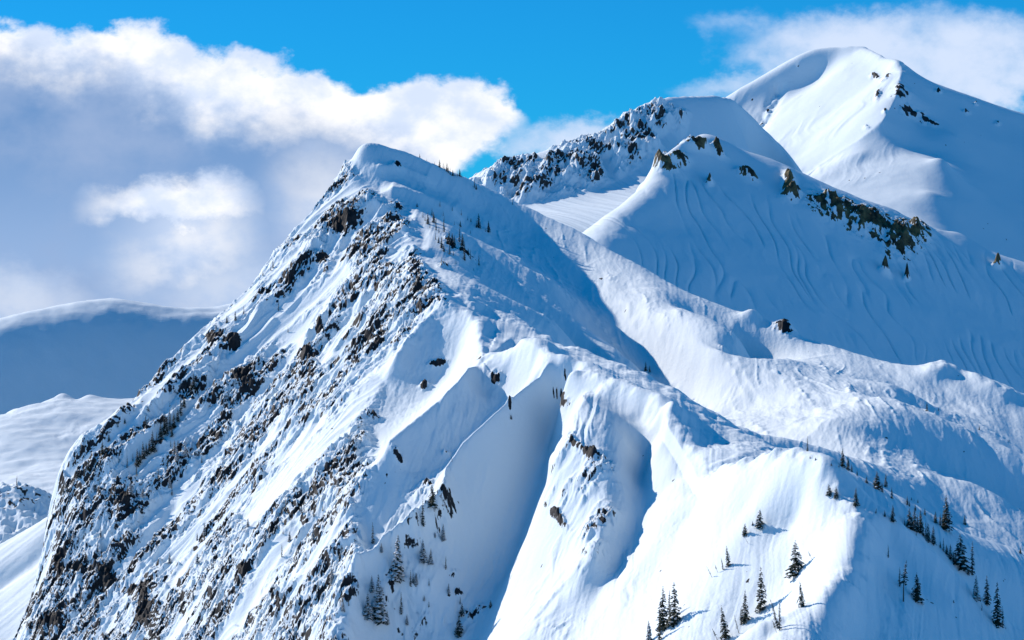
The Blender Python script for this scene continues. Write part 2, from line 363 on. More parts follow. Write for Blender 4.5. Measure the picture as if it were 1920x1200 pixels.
    front = [(-150, 950), (40, 940), (300, 860), (560, 780), (800, 730), (1000, 690), (1200, 640), (1400, 590), (1600, 550), (2080, 560)]
    bk = [(-150, 1170), (300, 1190), (700, 1250), (2080, 1240)]
    f = solve_field(pts, -230, 2260, NU, front, bk, NY, c=3.0, q=2)
    px, py = f.pxc, f.pyc
    # ---- zones and drawn relief (coarse, then raised to the full grid)
    rockz = inside(px, py, [(640,300),(700,372),(770,430),(800,520),(850,565),(785,645),(715,725),(685,800),(700,880),(665,960),(680,1060),(640,1320),(-100,1320),(20,1100),(40,960),(70,920),(240,735),(400,570),(530,425),(620,340)], 22)
    ramps = [([(735,690),(640,800),(560,880),(470,975)], 24), ([(640,520),(560,590),(480,650),(430,690)], 20), ([(700,560),(650,620),(600,690)], 9),
             ([(560,470),(500,540),(430,610),(330,700),(240,800),(130,900)], 9), ([(640,440),(600,500),(520,600)], 9), ([(560,660),(500,740),(440,800)], 8), ([(420,700),(330,800),(250,900)], 8), ([(700,400),(660,440),(620,520)], 10),
             ([(560,1000),(500,1080),(450,1180)], 10), ([(330,960),(250,1060),(190,1130)], 8), ([(600,800),(500,900)], 8)]
    ramp = np.zeros(px.shape)
    for ln, w in ramps:
        d, _, _ = seg_info(px, py, ln); ramp = np.maximum(ramp, np.exp(-(d / w) ** 2))
    streak = inside(px, py, [(1090,740),(1140,800),(1180,960),(1290,940),(1250,1000),(1150,1250),(860,1250),(960,1100),(1040,1000),(1020,910)], 40)
    midstreak = inside(px, py, [(700,880),(840,780),(900,760),(860,860),(830,960),(960,1060),(900,1250),(620,1250),(680,1060)], 30)
    rz2 = inside(px, py, [(1075,845),(1150,860),(1165,950),(1120,1050),(1070,1030),(1025,950),(1030,900)], 25) * .75 + inside(px, py, [(780,880),(850,900),(840,1010),(790,1120),(860,1200),(700,1250),(690,1100),(740,1000)], 25) * .5 + inside(px, py, [(1000,1080),(1110,1040),(1060,1200),(980,1200)], 30) * .3
    shoulder = inside(px, py, [(930,380),(1030,430),(1280,560),(1500,650),(1900,750),(1900,1020),(1560,860),(1350,760),(1225,705),(1060,590),(900,450)], 35)
    dz = np.zeros(px.shape)
    def rib(line, h, w, asym=2.2, taper=True):
        """a drift edge: gentle on one side, abrupt on the other"""
        nonlocal dz
        d, s, t = seg_info(px, py, line); ww = np.where(s > 0, w, w * asym)
        e = np.exp(-((np.sqrt(d * d + 9) - 3) / ww)) * h
        if taper: e = e * np.clip(np.minimum(t, 1 - t) * 6, 0, 1)
        dz = dz + e
    # hollow on the shoulder
    dz -= 9 * bump(px, py, 1420, 645, 75, 16, 10)
    dz += 3.5 * bump(px, py, 1410, 600, 22, 8, 10) + 3.0 * bump(px, py, 1475, 620, 22, 8, 15)
    dz += (3.5 * bump(px, py, 1765, 697, 34, 14, 0) + 3 * bump(px, py, 1870, 735, 45, 12, 20) + 1.5 * bump(px, py, 1830, 712, 20, 9, 20)) * (1 + .35 * fbm(f.Xc / 7, f.Yc / 12, 2, 260))
    # summit cap terraces
    rib([(712,366),(760,372),(830,400),(870,420)], 4.0, 7, 2.5); rib([(690,318),(760,330),(820,352)], 2.5, 8, 2.0)
    rib([(790,470),(830,478),(880,495)], 1.5, 7); rib([(765,430),(800,440),(850,465)], 1.8, 7)
    rib([(760,405),(820,425),(880,470)], 1.6, 8)
    def scarp(line, h, w, reach):
        """the snow right of the line lies lower, with a short steep step"""
        nonlocal dz
        d, s_, t_ = seg_info(px, py, line); sd = np.where(s_ < 0, d, -d)
        dz = dz - h * sstep(sd, 0, w) * np.exp(-np.maximum(sd, 0) / reach) * np.clip(np.minimum(t_, 1 - t_) * 5, 0, 1)
    scarp([(1545,1075),(1500,1105),(1460,1130),(1425,1165),(1370,1200),(1320,1230)], 3.2, 22, 60)
    scarp([(1330,940),(1302,885),(1278,842),(1252,800),(1246,762)], 4.0, 10, 40)
    rib([(655,1105),(680,1075),(720,1045),(790,1012),(825,990)], 4.0, 7, 1.6)
    tracks = [((905,395),(930,470)),((965,440),(975,500)),((1010,455),(1000,505)),((1040,520),(1065,580)),((1090,545),(1130,620)),((1110,600),(1165,680)),((1165,560),(1240,700)),((1205,590),(1270,690)),((1240,600),(1310,690)),
              ((1340,650),(1400,750)),((1380,660),(1435,760)),((1430,680),(1480,745)),((1480,700),(1540,790)),((1520,670),(1560,720)),((1580,720),(1620,770)),((1600,830),(1640,880)),((1650,840),(1680,890)),((1700,860),(1740,920)),((1000,560),(1060,640)),((960,520),(1000,580)),((1300,760),(1360,810)),((1400,790),(1450,830))]
    for k, (a, b) in enumerate(tracks):
        m = ((a[0] + b[0]) / 2 + (8 if k % 2 else -8), (a[1] + b[1]) / 2)
        d, s_, t_ = seg_info(px, py, [a, m, b])
        dz = dz + np.exp(-(d / np.where(s_ > 0, 4.0, 10.0))) * .9 * np.sin(np.pi * np.clip(t_, 0, 1)) * (.55 + .8 * perlin(f.Xc / 3, f.Yc / 4, 200 + k))
    d, s_, t_ = seg_info(px, py, Bc)
    dz = dz + np.exp(-(d / 16) ** 2) * fbm(f.Xc / 7, f.Yc / 7, 3, 240) * 1.0
    for ln in (back, lip2, lip):
        d, s_, t_ = seg_info(px, py, ln); dz = dz + np.exp(-(d / 14) ** 2) * fbm(f.Xc / 8, f.Yc / 10, 3, 250) * .8
    # ribs of the middle face
    rib([(1035,672),(1015,730),(950,785),(870,858),(838,905),(830,955),(780,1012),(700,1060)], 5.0, 7, 2.0)
    rib([(905,685),(865,735),(830,775),(740,850),(705,885)], 5.0, 8, 2.0)
    rib([(865,556),(790,640),(720,720)], 4.5, 8, 2.0)
    rib([(1108,735),(1060,850),(1020,908)], 4.5, 8, 2.5)
    rib([(905,640),(905,685),(960,640),(1030,668)], 1.5, 8)
    f.masks = dict(rock=rockz)
    up = f.up
    f.Z += up(dz)
    X, Y = f.X, f.Y
    RZ = np.clip(up(rockz), 0, 1); RP = np.clip(up(ramp), 0, 1); ST = np.clip(up(streak), 0, 1); MS = np.clip(up(midstreak), 0, 1); SH = np.clip(up(shoulder), 0, 1)
    # face coordinates: s across the fall line, t down it
    s = X * 0.36 - Y * 0.93; t = -X * 0.93 - Y * 0.36
    wob = fbm(X / 30, Y / 30, 3, 5) * 6
    patch = fbm(s / 22, t / 40, 3, 11)
    clump = fbm(s / 9, t / 16, 3, 13)
    rough = np.maximum(RZ * (1 - RP), np.clip(up(rz2), 0, 1) * sstep(clump, -.4, .3)) * sstep(patch + .5 * clump, -0.75, 0.2)
    zx, zy = slopes(f); gb = np.hypot(zx, zy)
    s2 = X - .5 * f.Z; t2 = f.Z * 1.2; s4 = X - .3 * f.Z
    gul = ridged((s + wob) / 11, t / 60, 2, 21)
    f.Z += RZ * (1 - .6 * RP) * gul * 2.2
    ws = s + fbm(s / 7, t / 7, 2, 29) * 2.5
    det = ridged(ws / 6.0, t / 10.0, 2, 31, .6) * 1.25 + ridged(ws / 2.4, t / 4.2, 2, 41, .6) * .9 + ridged(ws / 1.15, t / 1.9, 2, 43, .6) * 0.62 + fbm(s / .8, t / 1.0, 1, 51) * 0.2
    f.Z += rough * det * 1.12
    # fluted snow
    w1 = fbm(s2 / 9, t2 / 22, 3, 60) * 3.2
    fl1 = ridged((s2 + w1) / 6.0, t2 / 45, 3, 61, .6); act = sstep(fbm(s2 / 14, t2 / 30, 3, 62), -.35, .45)
    f.Z += ST * act * (fl1 * 0.55 + fbm((s2 + w1) / 1.3, t2 / 9, 3, 63) * .22)
    act2 = sstep(fbm(s4 / 12, t2 / 24, 3, 66), -.3, .5)
    f.Z += MS * act2 * (ridged((s4 + w1) / 5.5, t2 / 40, 3, 64, .5) * .5 + fbm(s4 / 1.5, t2 / 10, 3, 65) * .2)
    calm = (1 - SH) * (1 - RZ)
    crust = sstep(fbm(X / 25, Y / 25, 3, 68), -.35, .4)
    f.Z += calm * (fbm((s4 + w1 * .5) / 3.5, t2 / 30, 4, 67, .6) * .17 + crust * (fbm(X / 4, Y / 7, 4, 69, .65) * .16 + ridged(X / 2.2 + Y / 9, Y / 5, 2, 72) * .05))
    # wind drifts on the shoulder
    q2 = X + .15 * Y + fbm(X / 40, Y / 60, 2, 70) * 9
    drift = fbm(X / 30, Y / 110, 4, 71)
    line = np.clip(ridged(q2 / 11, Y / 70, 1, 73), 0, 1) ** 6
    f.Z += SH * (drift * 1.5 + ridged((X + .5 * Y) / 26 + fbm(X / 50, Y / 50, 2, 81), Y / 60, 2, 83) * .5 + line * (.5 + .35 * perlin(X / 1.5, Y / 2.2, 74)) * sstep(perlin(X / 14, Y / 30, 76), -.2, .4) + fbm(X / 3.0, Y / 10, 4, 75, .65) * .13 + ridged(q2 / 3, Y / 16, 2, 79) * .08)
    f.Z += fbm(X / 45, Y / 45, 3, 77) * .5
    # outcrops: places where the wind keeps the rock bare
    outc = np.zeros(px.shape)
    spots = [(600,625,14,8,-20),(575,680,22,14,-50),(650,420,34,18,-35),(605,490,10,16,20),(490,560,24,7,-35),(770,515,9,9,0),(780,555,12,18,0),(820,590,16,14,-20),(820,685,18,5,-15),(795,725,8,5,-30),(705,660,18,8,-60),(700,785,16,4,-5),(745,395,12,10,0),(745,322,10,6,20),
             (835,855,8,4,0),(835,960,16,22,10),(800,915,10,4,0),(745,868,12,6,20),(885,1155,26,12,-25),(860,1112,12,5,10),(850,1075,10,5,0),(1045,745,14,8,20),(1060,760,10,8,40),(1100,862,32,8,15),(955,785,4,10,10),(930,710,12,12,-30),
             (1045,975,28,8,50),(400,640,20,10,-20),(430,650,16,8,0),(235,960,26,22,-20),(160,1090,34,10,0),(205,1100,18,16,0),(250,1125,40,8,0),(270,1160,26,30,20),(110,1080,14,40,10),(90,1190,40,14,-10),(455,1100,12,16,-30),(520,1150,16,8,0),(455,730,20,30,-30),(300,840,14,8,0),(1470,622,18,6,18),(1355,632,8,3,10),(845,465,14,6,30),(870,480,12,5,25),(830,500,8,3,0),(1060,705,8,4,0)]
    for cx, cy, rx, ry, a in spots: outc = np.maximum(outc, bump(px, py, cx, cy, rx * 1.1, ry * 1.1, a))
    OC = np.clip(up(outc), 0, 1)
    f.Z += OC * (ridged(s / 2.5, t / 3.5, 3, 81, .6) * 1.3)
    zx, zy = slopes(f); g = np.hypot(zx, zy)
    blotch = fbm(s / 6, t / 9, 4, 91)
    fine = fbm(ws / 1.6, t / 2.4, 3, 97)
    rock = sstep(g - gb * .85 + fine * .85, .5, 1.35) * np.clip(rough * 1.3 * sstep(clump, -.75, .35) + OC, 0, 1) * (0.5 + .5 * sstep(blotch, -.6, .2))
    rock = np.maximum(rock, sstep(OC + blotch * .45 + fbm(s / 1.8, t / 1.8, 3, 93) * .35, .5, .8) * .9)
    o = grid_mesh('mountain_ridge', f, {'rock': rock}, M_MAIN)
    structure(o, 'long snow covered mountain ridge with dark rocky west face and sharp crest', 'mountain')
    return f

# ================================================================== MOUNTAINS BEHIND
def simple_field(name, label, lines, drops, px0, px1, nu, front, back, ny, c=6, deco=None, mat=None, cat='mountain', q=2):
    pts = control(lines)
    for ln, st in drops: pts += dropped(ln, st)
    f = solve_field(pts, px0, px1, nu, front, back, ny, c=c, q=q)
    rock = deco(f) if deco else None
    if rock is None: rock = np.zeros(f.Z.shape)
    o = grid_mesh(name, f, {'rock': rock}, mat or M_FAR); structure(o, label, cat); return f

def middle_mountain():
    rd = [(1050,470,1480),(1100,432,1500),(1160,390,1522),(1215,338,1545),(1235,300,1560),(1270,270,1580),(1310,254,1600),(1350,262,1610),(1400,285,1618),(1450,300,1626),(1500,322,1634),(1560,350,1643),(1620,375,1652),(1680,395,1660),(1720,425,1665),(1800,435,1675),(1860,470,1683),(1920,490,1690),(2100,560,1710)]
    left = [[(1190,330,1600),(1120,370,1560),(1040,420,1530),(990,440,1500)]]
    A = (1310,254,1600); P = lambda *d: plane(A, -.45, .62, d)
    rd = rd[:6] + [(a[0], a[1], b[2] + 14) for a, b in zip(rd[6:], P(*[(r[0], r[1]) for r in rd[6:]]))]
    lines = [rd, P((1130,440),(1180,400),(1230,350),(1290,300),(1400,320),(1550,370),(1700,440),(1900,510),(2100,580)), P((1120,470),(1250,560),(1400,600),(1550,650),(1700,680),(1900,720),(2100,780)),
             P((1200,420),(1300,400),(1450,430),(1600,500),(1750,540),(1900,600)), P((1100,700),(1300,800),(1600,900),(2100,1000))]
    def deco(f):
        px, py = f.pxc, f.pyc; up = f.up
        oc = np.zeros(px.shape)
        for cx, cy, rx, ry, a in [(1245,310,22,9,20),(1270,300,16,10,0),(1310,275,22,5,15),(1345,285,14,4,30),(1400,330,16,5,25),(1480,350,9,18,-10),(1485,370,14,9,0),(1570,395,46,17,18),(1630,420,50,20,22),(1690,450,30,26,10),(1720,440,22,14,20),(1330,342,5,4,0),(1660,510,8,4,20),(1700,520,4,3,0),(1870,498,7,4,0),(1560,385,30,10,15)]:
            oc = np.maximum(oc, bump(px, py, cx, cy, rx * 1.15, ry * 1.15, a))
        OC = np.clip(up(oc), 0, 1); X, Y = f.X, f.Y
        f.Z += OC * (2.5 + ridged(X / 12 + Y / 30, Y / 9, 2, 5, .6) * 3.2 + ridged(X / 4, Y / 4, 3, 6, .6) * 1.4)
        face = up(inside(px, py, [(1100,440),(1300,300),(1700,440),(1950,520),(1950,780),(1100,700)], 30))
        wb = fbm(X / 60, Y / 60, 2, 9) * 12
        f.Z += face * (np.clip(ridged((X * .98 + Y * .25 + wb) / 9, Y / 80, 1, 15), 0, 1) ** 5 * -1.2 * sstep(fbm(X / 40, Y / 40, 2, 16), -.35, .3) + fbm(X / 9, Y / 14, 3, 19) * .25)
        f.Z += fbm(X / 60, Y / 60, 4, 25) * 1.0
        bl = fbm(X / 5, Y / 5, 4, 33, .6)
        return sstep(OC + bl * .6 + fbm(X / 1.7, Y / 1.7, 2, 35) * .3, .42, .58) * sstep(OC, .08, .2)
    return simple_field('middle_mountain', 'shaded blue snow mountain with rounded top and broken band of ochre rock', lines,
        [(rd, [(40, -14), (110, -70)]), (left[0][:1], [(20, -10)])], 1000, 2260, 880, [(1000, 1330), (2080, 1370), (2260, 1370)], [(1000, 1640), (2080, 1760), (2260, 1780)], 560, 5, deco, M_OCHRE)

def rocky_shoulder():
    rd = [(820,352,1780),(880,340,1790),(905,322,1795),(940,312,1800),(985,298,1810),(1050,278,1820),(1090,275,1825),(1120,258,1830),(1160,225,1840),(1200,200,1850),(1250,184,1860),(1290,182,1870),(1345,182,1890),(1372,190,1905),(1402,212,1925),(1432,244,1930),(1465,286,1925),(1500,330,1915),(1450,370,1860),(1640,440,1850)]
    foot = [(930,400,1740),(980,385,1745),(1030,365,1755),(1075,362,1755),(1120,352,1765),(1180,335,1775),(1230,305,1790),(1290,270,1830),(1330,262,1850)]
    ap = [(900,440,1640),(960,440,1650),(1040,450,1660),(1100,440,1670),(1180,410,1690),(1260,380,1700),(1340,400,1720)]
    def deco(f):
        px, py = f.pxc, f.pyc; up = f.up; X, Y = f.X, f.Y
        z = inside(px, py, [(880,345),(940,312),(1050,280),(1120,262),(1170,225),(1230,195),(1290,215),(1280,250),(1180,320),(1120,350),(1075,360),(980,380),(930,385)], 10)
        RZ = np.clip(up(z), 0, 1)
        s = X * .6 - Y * .8; t = X * .8 + Y * .6
        RZ = RZ * sstep(fbm(X / 34, Y / 34, 3, 17), -.55, .0)
        zx, zy = slopes(f); gb = np.hypot(zx, zy)
        f.Z += RZ * (ridged(X / 16 - Y / 40, Y / 30, 4, 3, .6) * 3.8 + ridged(X / 5, Y / 6, 3, 7, .6) * 1.5)
        f.Z += (1 - RZ) * (ridged((X * .8 + Y * .6) / 7, (Y * .8 - X * .6) / 120, 2, 8) * .4)
        zx, zy = slopes(f); g = np.hypot(zx, zy)
        return sstep(g - gb * .8 + fbm(X / 2.5, Y / 2.5, 2, 19) * .5, .7, 1.7) * RZ * (.3 + .7 * sstep(fbm(X / 14, Y / 14, 3, 13), -.3, .25))
    return simple_field('rocky_shoulder', 'rugged ridge of snow plastered dark crags below the great peak', [rd, foot, ap, [(800,500,1600),(1000,560,1600),(1300,560,1600)]],
        [(rd, [(50, -40)])], 780, 1640, 700, [(780, 1600), (1640, 1640)], [(780, 1850), (1640, 1960)], 520, 4, deco)

def great_peak():
    rd = [(1200,260,2430),(1300,215,2436),(1370,182,2440),(1400,166,2443),(1450,141,2446),(1500,116,2448),(1560,95,2450),(1595,88,2450),(1625,93,2450),(1680,119,2450),(1740,150,2465),(1800,172,2480),(1860,195,2495),(1920,213,2510),(2100,280,2540)]
    PL = lambda *d: plane((1640,120,2385), .55, .35, d)
    rib1 = [(1605,95,2440)] + PL((1640,120),(1690,142),(1680,190),(1655,235),(1610,270),(1560,300),(1535,318))
    face = [PL((1570,135),(1500,190),(1440,250),(1400,290)), PL((1610,170),(1560,230),(1500,290)), PL((1440,210),(1370,250),(1300,290))]
    A = (1695,160,2297); P = lambda *d: plane(A, -.6, .5, d); P2 = lambda *d: plane((1535,318,2190), .15, .35, d)
    rd = [r for r in rd if r[0] < 1650] + [(a[0], a[1], a[2] + 12) for a in P((1680,119),(1740,150),(1800,172),(1860,195),(1920,213),(2100,280))]
    lipE = [(1330,216,2426),(1400,187,2434),(1470,162,2438),(1525,140,2441),(1562,112,2443)]
    right = [P((1700,170),(1745,180),(1800,200),(1900,240),(2050,300)), [(1720,230,2264),(1745,262,2238)], P((1790,255),(1850,290),(1950,350)), P((1800,330),(1880,400),(2000,480)), [(1672,245,2232),(1640,272,2214),(1600,298,2195)], [(1700,274,2222),(1750,282,2226)], lipE, P((1800,440),(1900,500),(2050,560))]
    low = [P2((1560,335),(1640,300),(1700,296),(1740,300),(1765,298)), P2((1560,370),(1650,350),(1740,360)), P2((1550,430),(1650,420),(1750,430)), P2((1350,420),(1500,480),(1650,540),(1750,620)), P((1850,600),(2050,700))]
    def deco(f):
        px, py = f.pxc, f.pyc; up = f.up; X, Y = f.X, f.Y
        dz = np.zeros(px.shape)
        d, s_, t_ = seg_info(px, py, [(1690,142),(1680,190),(1655,235),(1610,270),(1560,300),(1535,318)])
        dz += 3 * np.exp(-d / np.where(s_ > 0, 22, 12))
        d, s_, t_ = seg_info(px, py, [(1462,165),(1440,215),(1400,270)]); dz -= (4 + 3 * fbm(f.Xc / 9, f.Yc / 9, 3, 71)) * np.exp(-(d / 10) ** 2)
        f.Z += up(dz)
        wb = fbm(X / 50, Y / 50, 2, 3) * 8
        f.Z += ridged((X - .6 * f.Z + wb) / 26, f.Z / 90, 4, 5) * .8 * sstep(fbm(X / 60, Y / 60, 2, 7), -.4, .4) * sstep(1720 - f.X / f.Y * F - 960, 0, 60) + fbm(X / 80, Y / 80, 4, 9) * 1.2
        oc = np.zeros(px.shape)
        for cx, cy, rx, ry, a in [(1690,180,14,16,-30),(1715,215,22,5,0),(1740,228,16,6,15),(1700,205,10,10,0),(1760,172,5,3,0),(1812,208,6,3,10),(1870,232,5,3,10),(1830,196,4,2,0),(1500,128,4,3,0),(1660,215,4,4,0),(1440,205,3,10,20),(1425,235,3,9,25),(1410,262,3,6,25),(1640,145,8,5,20),(1645,180,4,10,20),(1625,243,5,3,0),(1660,150,10,3,-40)]:
            oc = np.maximum(oc, bump(px, py, cx, cy, rx, ry, a))
        OC = np.clip(up(oc), 0, 1); f.Z += OC * ridged(X / 8, Y / 8, 3, 21) * 2.5
        return sstep(OC + fbm(X / 6, Y / 6, 3, 33) * .6, .5, .8)
    return simple_field('great_peak', 'tall broad snow peak with brightly sunlit slab and shaded east side', [rd, rib1] + face + right + low,
        [(rd, [(60, -30), (140, -90)])], 1180, 2280, 760, [(1180, 2040), (2100, 1900)], [(1180, 2560), (2100, 2600)], 520, 6, deco)

def left_ridge():
    P = lambda *d: plane((200,580,2499), -.35, .98, d)
    rd0 = [(-150,640),(0,597),(50,583),(110,570),(170,563),(210,561),(260,568),(300,575),(350,577),(400,573),(440,565),(500,548),(600,520)]
    low = P((-150,660),(0,615),(50,603),(110,588),(200,578),(300,592),(350,594),(440,582),(600,540))
    rd = [(a[0], a[1], b[2] + 34) for a, b in zip(rd0, P(*rd0))]
    rd1 = [(a[0], a[1] + 3.5, b[2] + 9) for a, b in zip(rd0, P(*rd0))]
    low2 = [(a[0], a[1] + 10, a[2] + 1) for a in P(*rd0)]
    def deco(f):
        X, Y = f.X, f.Y; f.Z += fbm(X / 120, Y / 120, 3, 3) * 2.0
        f.Z += fbm(X / 18, Y / 18, 2, 13) * .5
    return simple_field('left_background_ridge', 'smooth shaded blue snow wall with thin bright cornice along its top', [rd, rd1, low2, low, P((-150,800),(100,760),(300,770),(600,760)), P((-150,950),(200,930),(600,930))], [(rd, [(25, -5), (120, -50)])], -200, 700, 420, [(-200, 2280), (700, 2380)], [(-200, 2580), (700, 2720)], 420, 1.5, deco, q=1)
def left_snowfield():
    rd = [(-150,815,1720),(0,782,1720),(20,768,1722),(60,765,1725),(100,750,1728),(112,742,1730),(128,744,1730),(142,754,1730),(165,744,1732),(185,750,1732),(225,757,1735),(270,755,1738),(400,770,1745)]
    def deco(f):
        X, Y = f.X, f.Y
        f.Z += fbm(X / 60, Y / 40, 4, 3, .5) * 2.2 + ridged((X + Y * .3) / 30 + fbm(X / 40, Y / 40, 2, 4), Y / 16, 3, 5) * .35
    return simple_field('left_snowfield', 'softly lit pale snowfield with wind ripples below the blue wall', [rd, [(-150,900,1600),(100,860,1610),(400,860,1640)], [(-150,1000,1470),(150,960,1480),(400,960,1500)], [(-150,1150,1380),(400,1150,1390)]],
        [(rd, [(30, -18), (90, -60)])], -200, 460, 360, [(-200, 1380), (460, 1390)], [(-200, 1830), (460, 1840)], 260, 5, deco)

def left_hill():
    rd = [(-150,930,1330),(0,914,1330),(30,911,1332),(60,918,1334),(90,932,1336),(130,960,1340),(200,1010,1345)]
    def deco(f):
        X, Y = f.X, f.Y
        r = ridged(X / 9, Y / 14, 3, 4); f.Z += r * 1.6
        m = np.clip(f.up(inside(f.pxc, f.pyc, [(-150,920),(60,915),(100,935),(40,965),(-150,960)], 12)), 0, 1)
        return m * sstep(fbm(X / 4, Y / 4, 3, 8), .15, .45) * .8
    return simple_field('left_hill', 'small shaded snow knoll with scattered dark rocks at the left edge', [rd, [(-150,990,1290),(60,980,1295),(200,1060,1300)], [(-150,1100,1230),(200,1120,1240)]],
        [(rd, [(25, -14), (60, -40)])], -200, 260, 260, [(-200, 1220), (260, 1230)], [(-200, 1390), (260, 1400)], 200, 4, deco, cat='hill')
def left_slope():
    rd = [(-150,1090,1190),(0,1022,1190),(40,1000,1192),(85,972,1195),(130,940,1200),(220,880,1210)]
    def deco(f):
        X, Y = f.X, f.Y
        d, s_, t_ = seg_info(f.pxc, f.pyc, [(100,1010),(60,1050),(0,1090),(-60,1120)])
        f.Z += f.up(-3.0 * np.exp(-(d / 14) ** 2))
        f.Z += ridged((X * .5 - Y * .86) / 5, (X * .86 + Y * .5) / 90, 3, 5) * .35
    return simple_field('left_slope', 'sunlit streaked snow slope running down at the lower left', [rd, [(-150,1180,1150),(0,1110,1155),(110,1040,1160),(220,980,1165)], [(-150,1260,1120),(20,1190,1125),(150,1100,1130),(260,1060,1140)], [(-150,1400,1070),(100,1350,1080),(300,1300,1090)]],
        [(rd, [(25, -18), (60, -50)])], -200, 320, 300, [(-200, 1050), (320, 1060)], [(-200, 1240), (320, 1270)], 220, 4, deco, cat='slope')

M_OCHRE = mountain_material('snow_and_ochre_rock', (.03, .028, .018), (.15, .125, .06), .5, .3)
FAST = False
NU, NY = (740, 640) if FAST else (1640, 1280)
# valley floor out to the horizon
def valley():
    n = 120; me = bpy.data.meshes.new('valley_snow'); V = []; Q = []
    rng = np.linspace(-1, 1, n); g = np.sign(rng) * np.abs(rng) ** 2.2 * 26000
    for j in range(n):
        for i in range(n):
            x, y = g[i], g[j] + 1200
            r = math.hypot(x, y - 1200)
            V.append((x, y, -330 + 40 * math.sin(x / 900 + 1) * math.cos(y / 700) * min(1, r / 1500)))
    for j in range(n - 1):
        for i in range(n - 1):
            a = j * n + i; Q.append((a, a + 1, a + n + 1, a + n))
    me.from_pydata(V, [], Q); me.shade_smooth(); me.materials.append(M_FAR)
    o = bpy.data.objects.new('valley_snow', me); col.objects.link(o)
    structure(o, 'deep snow covered valley floor below the mountains', 'ground')
valley()
left_ridge(); left_snowfield(); HILL = left_hill(); left_slope()
great_peak(); rocky_shoulder(); middle_mountain()
RIDGE = main_ridge()

# ------------------------------------------------------------------ trees
M_NEEDLE = plain('dark_needles', (.012, .026, .014))
M_BARK = plain('bark', (.05, .038, .028))
M_CLUMP = plain('tree_snow', (.80, .83, .88))
def make_mesh(name, V, Q, mat):
    me = bpy.data.meshes.new(name); me.from_pydata(V, [], Q); me.update(); me.materials.append(mat); return me
def trunk_mesh(rnd, bend, r0=.016, top=1.0):
    V = []; Q = []; n = 8; m = 6
    for k in range(n + 1):
        t = k / n * top; r = r0 * (1 - .88 * t)
        for a in range(m):
            an = a / m * 2 * math.pi
            V.append((bend(t)[0] + r * math.cos(an), bend(t)[1] + r * math.sin(an), t - (.06 if k == 0 else 0)))
    for k in range(n):
        for a in range(m): b = (a + 1) % m; Q.append((k * m + a, k * m + b, k * m + m + b, k * m + m + a))
    Q.append(tuple(n * m + a for a in range(m)))
    return make_mesh('trunk', V, Q, M_BARK)
def tree_meshes(seed, rad=.12, base=.05, whorls=30, snow=.35, gaps=.15, bendx=.0, wide=None):
    """crown of many drooping sprays round a tapered trunk; snow pads lie on the sprays"""
    rnd = random.Random(seed); px_, py_ = rnd.uniform(-.02, .02), rnd.uniform(-.02, .02)
    bend = lambda t: (px_ * math.sin(t * 3) + bendx * t * t, py_ * math.sin(t * 3.5))
    V = []; Q = []; SV = []; SQ = []
    for w in range(whorls):
        t = base + (1 - base) * (w + rnd.random() * .6) / whorls
        prof = wide(t) if wide else (1 - t) ** .8 * (.75 + .5 * math.sin(min(1, (t - base) * 7 + .5) * 1.57))
        for b in range(6 if t < .85 else 4):
            if rnd.random() < gaps: continue
            an = rnd.random() * 6.283; L = rad * prof * rnd.uniform(.6, 1.3) + .012
            dr = rnd.uniform(.2, .6) * L; bx, by = bend(t)
            c, s_ = math.cos(an), math.sin(an)
            for q in range(4):
                l0 = L * (.1 + .22 * q); l1 = L * (.5 + .2 * q); wd = L * rnd.uniform(.16, .3) + .005; ta = rnd.uniform(-.5, .5)
                cx, sx = math.cos(an + ta * (.3 + .2 * q)), math.sin(an + ta * (.3 + .2 * q))
                z0 = t - dr * (l0 / L) ** 1.5; z1 = t - dr * (l1 / L) ** 1.3 - rnd.uniform(0, .012)
                i = len(V); tw = rnd.uniform(-.6, .6) * wd
                V += [(bx + l0 * c, by + l0 * s_, z0), (bx + (l0 + l1) / 2 * cx - wd * sx, by + (l0 + l1) / 2 * sx + wd * cx, (z0 + z1) / 2 - .3 * wd + tw),
                      (bx + l1 * cx, by + l1 * sx, z1), (bx + (l0 + l1) / 2 * cx + wd * sx, by + (l0 + l1) / 2 * sx - wd * cx, (z0 + z1) / 2 - .3 * wd - tw)]
                Q += [(i, i + 1, i + 2), (i, i + 2, i + 3)]
            for _ in range(2 if snow > .7 else 1):
                if rnd.random() > snow: continue
                l = L * rnd.uniform(.4, .95); r = L * rnd.uniform(.16, .3) * (1.5 if snow > .7 else 1) + .004; i = len(SV)
                x, y, z = bx + l * c, by + l * s_, t - dr * (l / L) ** 1.4 + .006
                for k in range(6):
                    a2 = k / 6 * 6.283; rr = r * rnd.uniform(.8, 1.2); SV.append((x + rr * math.cos(a2), y + rr * math.sin(a2), z - .004))
                SV += [(x, y, z + r * .55), (x, y, z - r * .4)]
                for k in range(6): SQ += [(i + k, i + (k + 1) % 6, i + 6), (i + (k + 1) % 6, i + k, i + 7)]
    cm = make_mesh('crown', V + SV, Q + [tuple(i + len(V) for i in q) for q in SQ], M_NEEDLE); cm.materials.append(M_CLUMP)
    cm.polygons.foreach_set('material_index', [0] * len(Q) + [1] * len(SQ))
    return dict(trunk=trunk_mesh(rnd, bend), crown=cm)
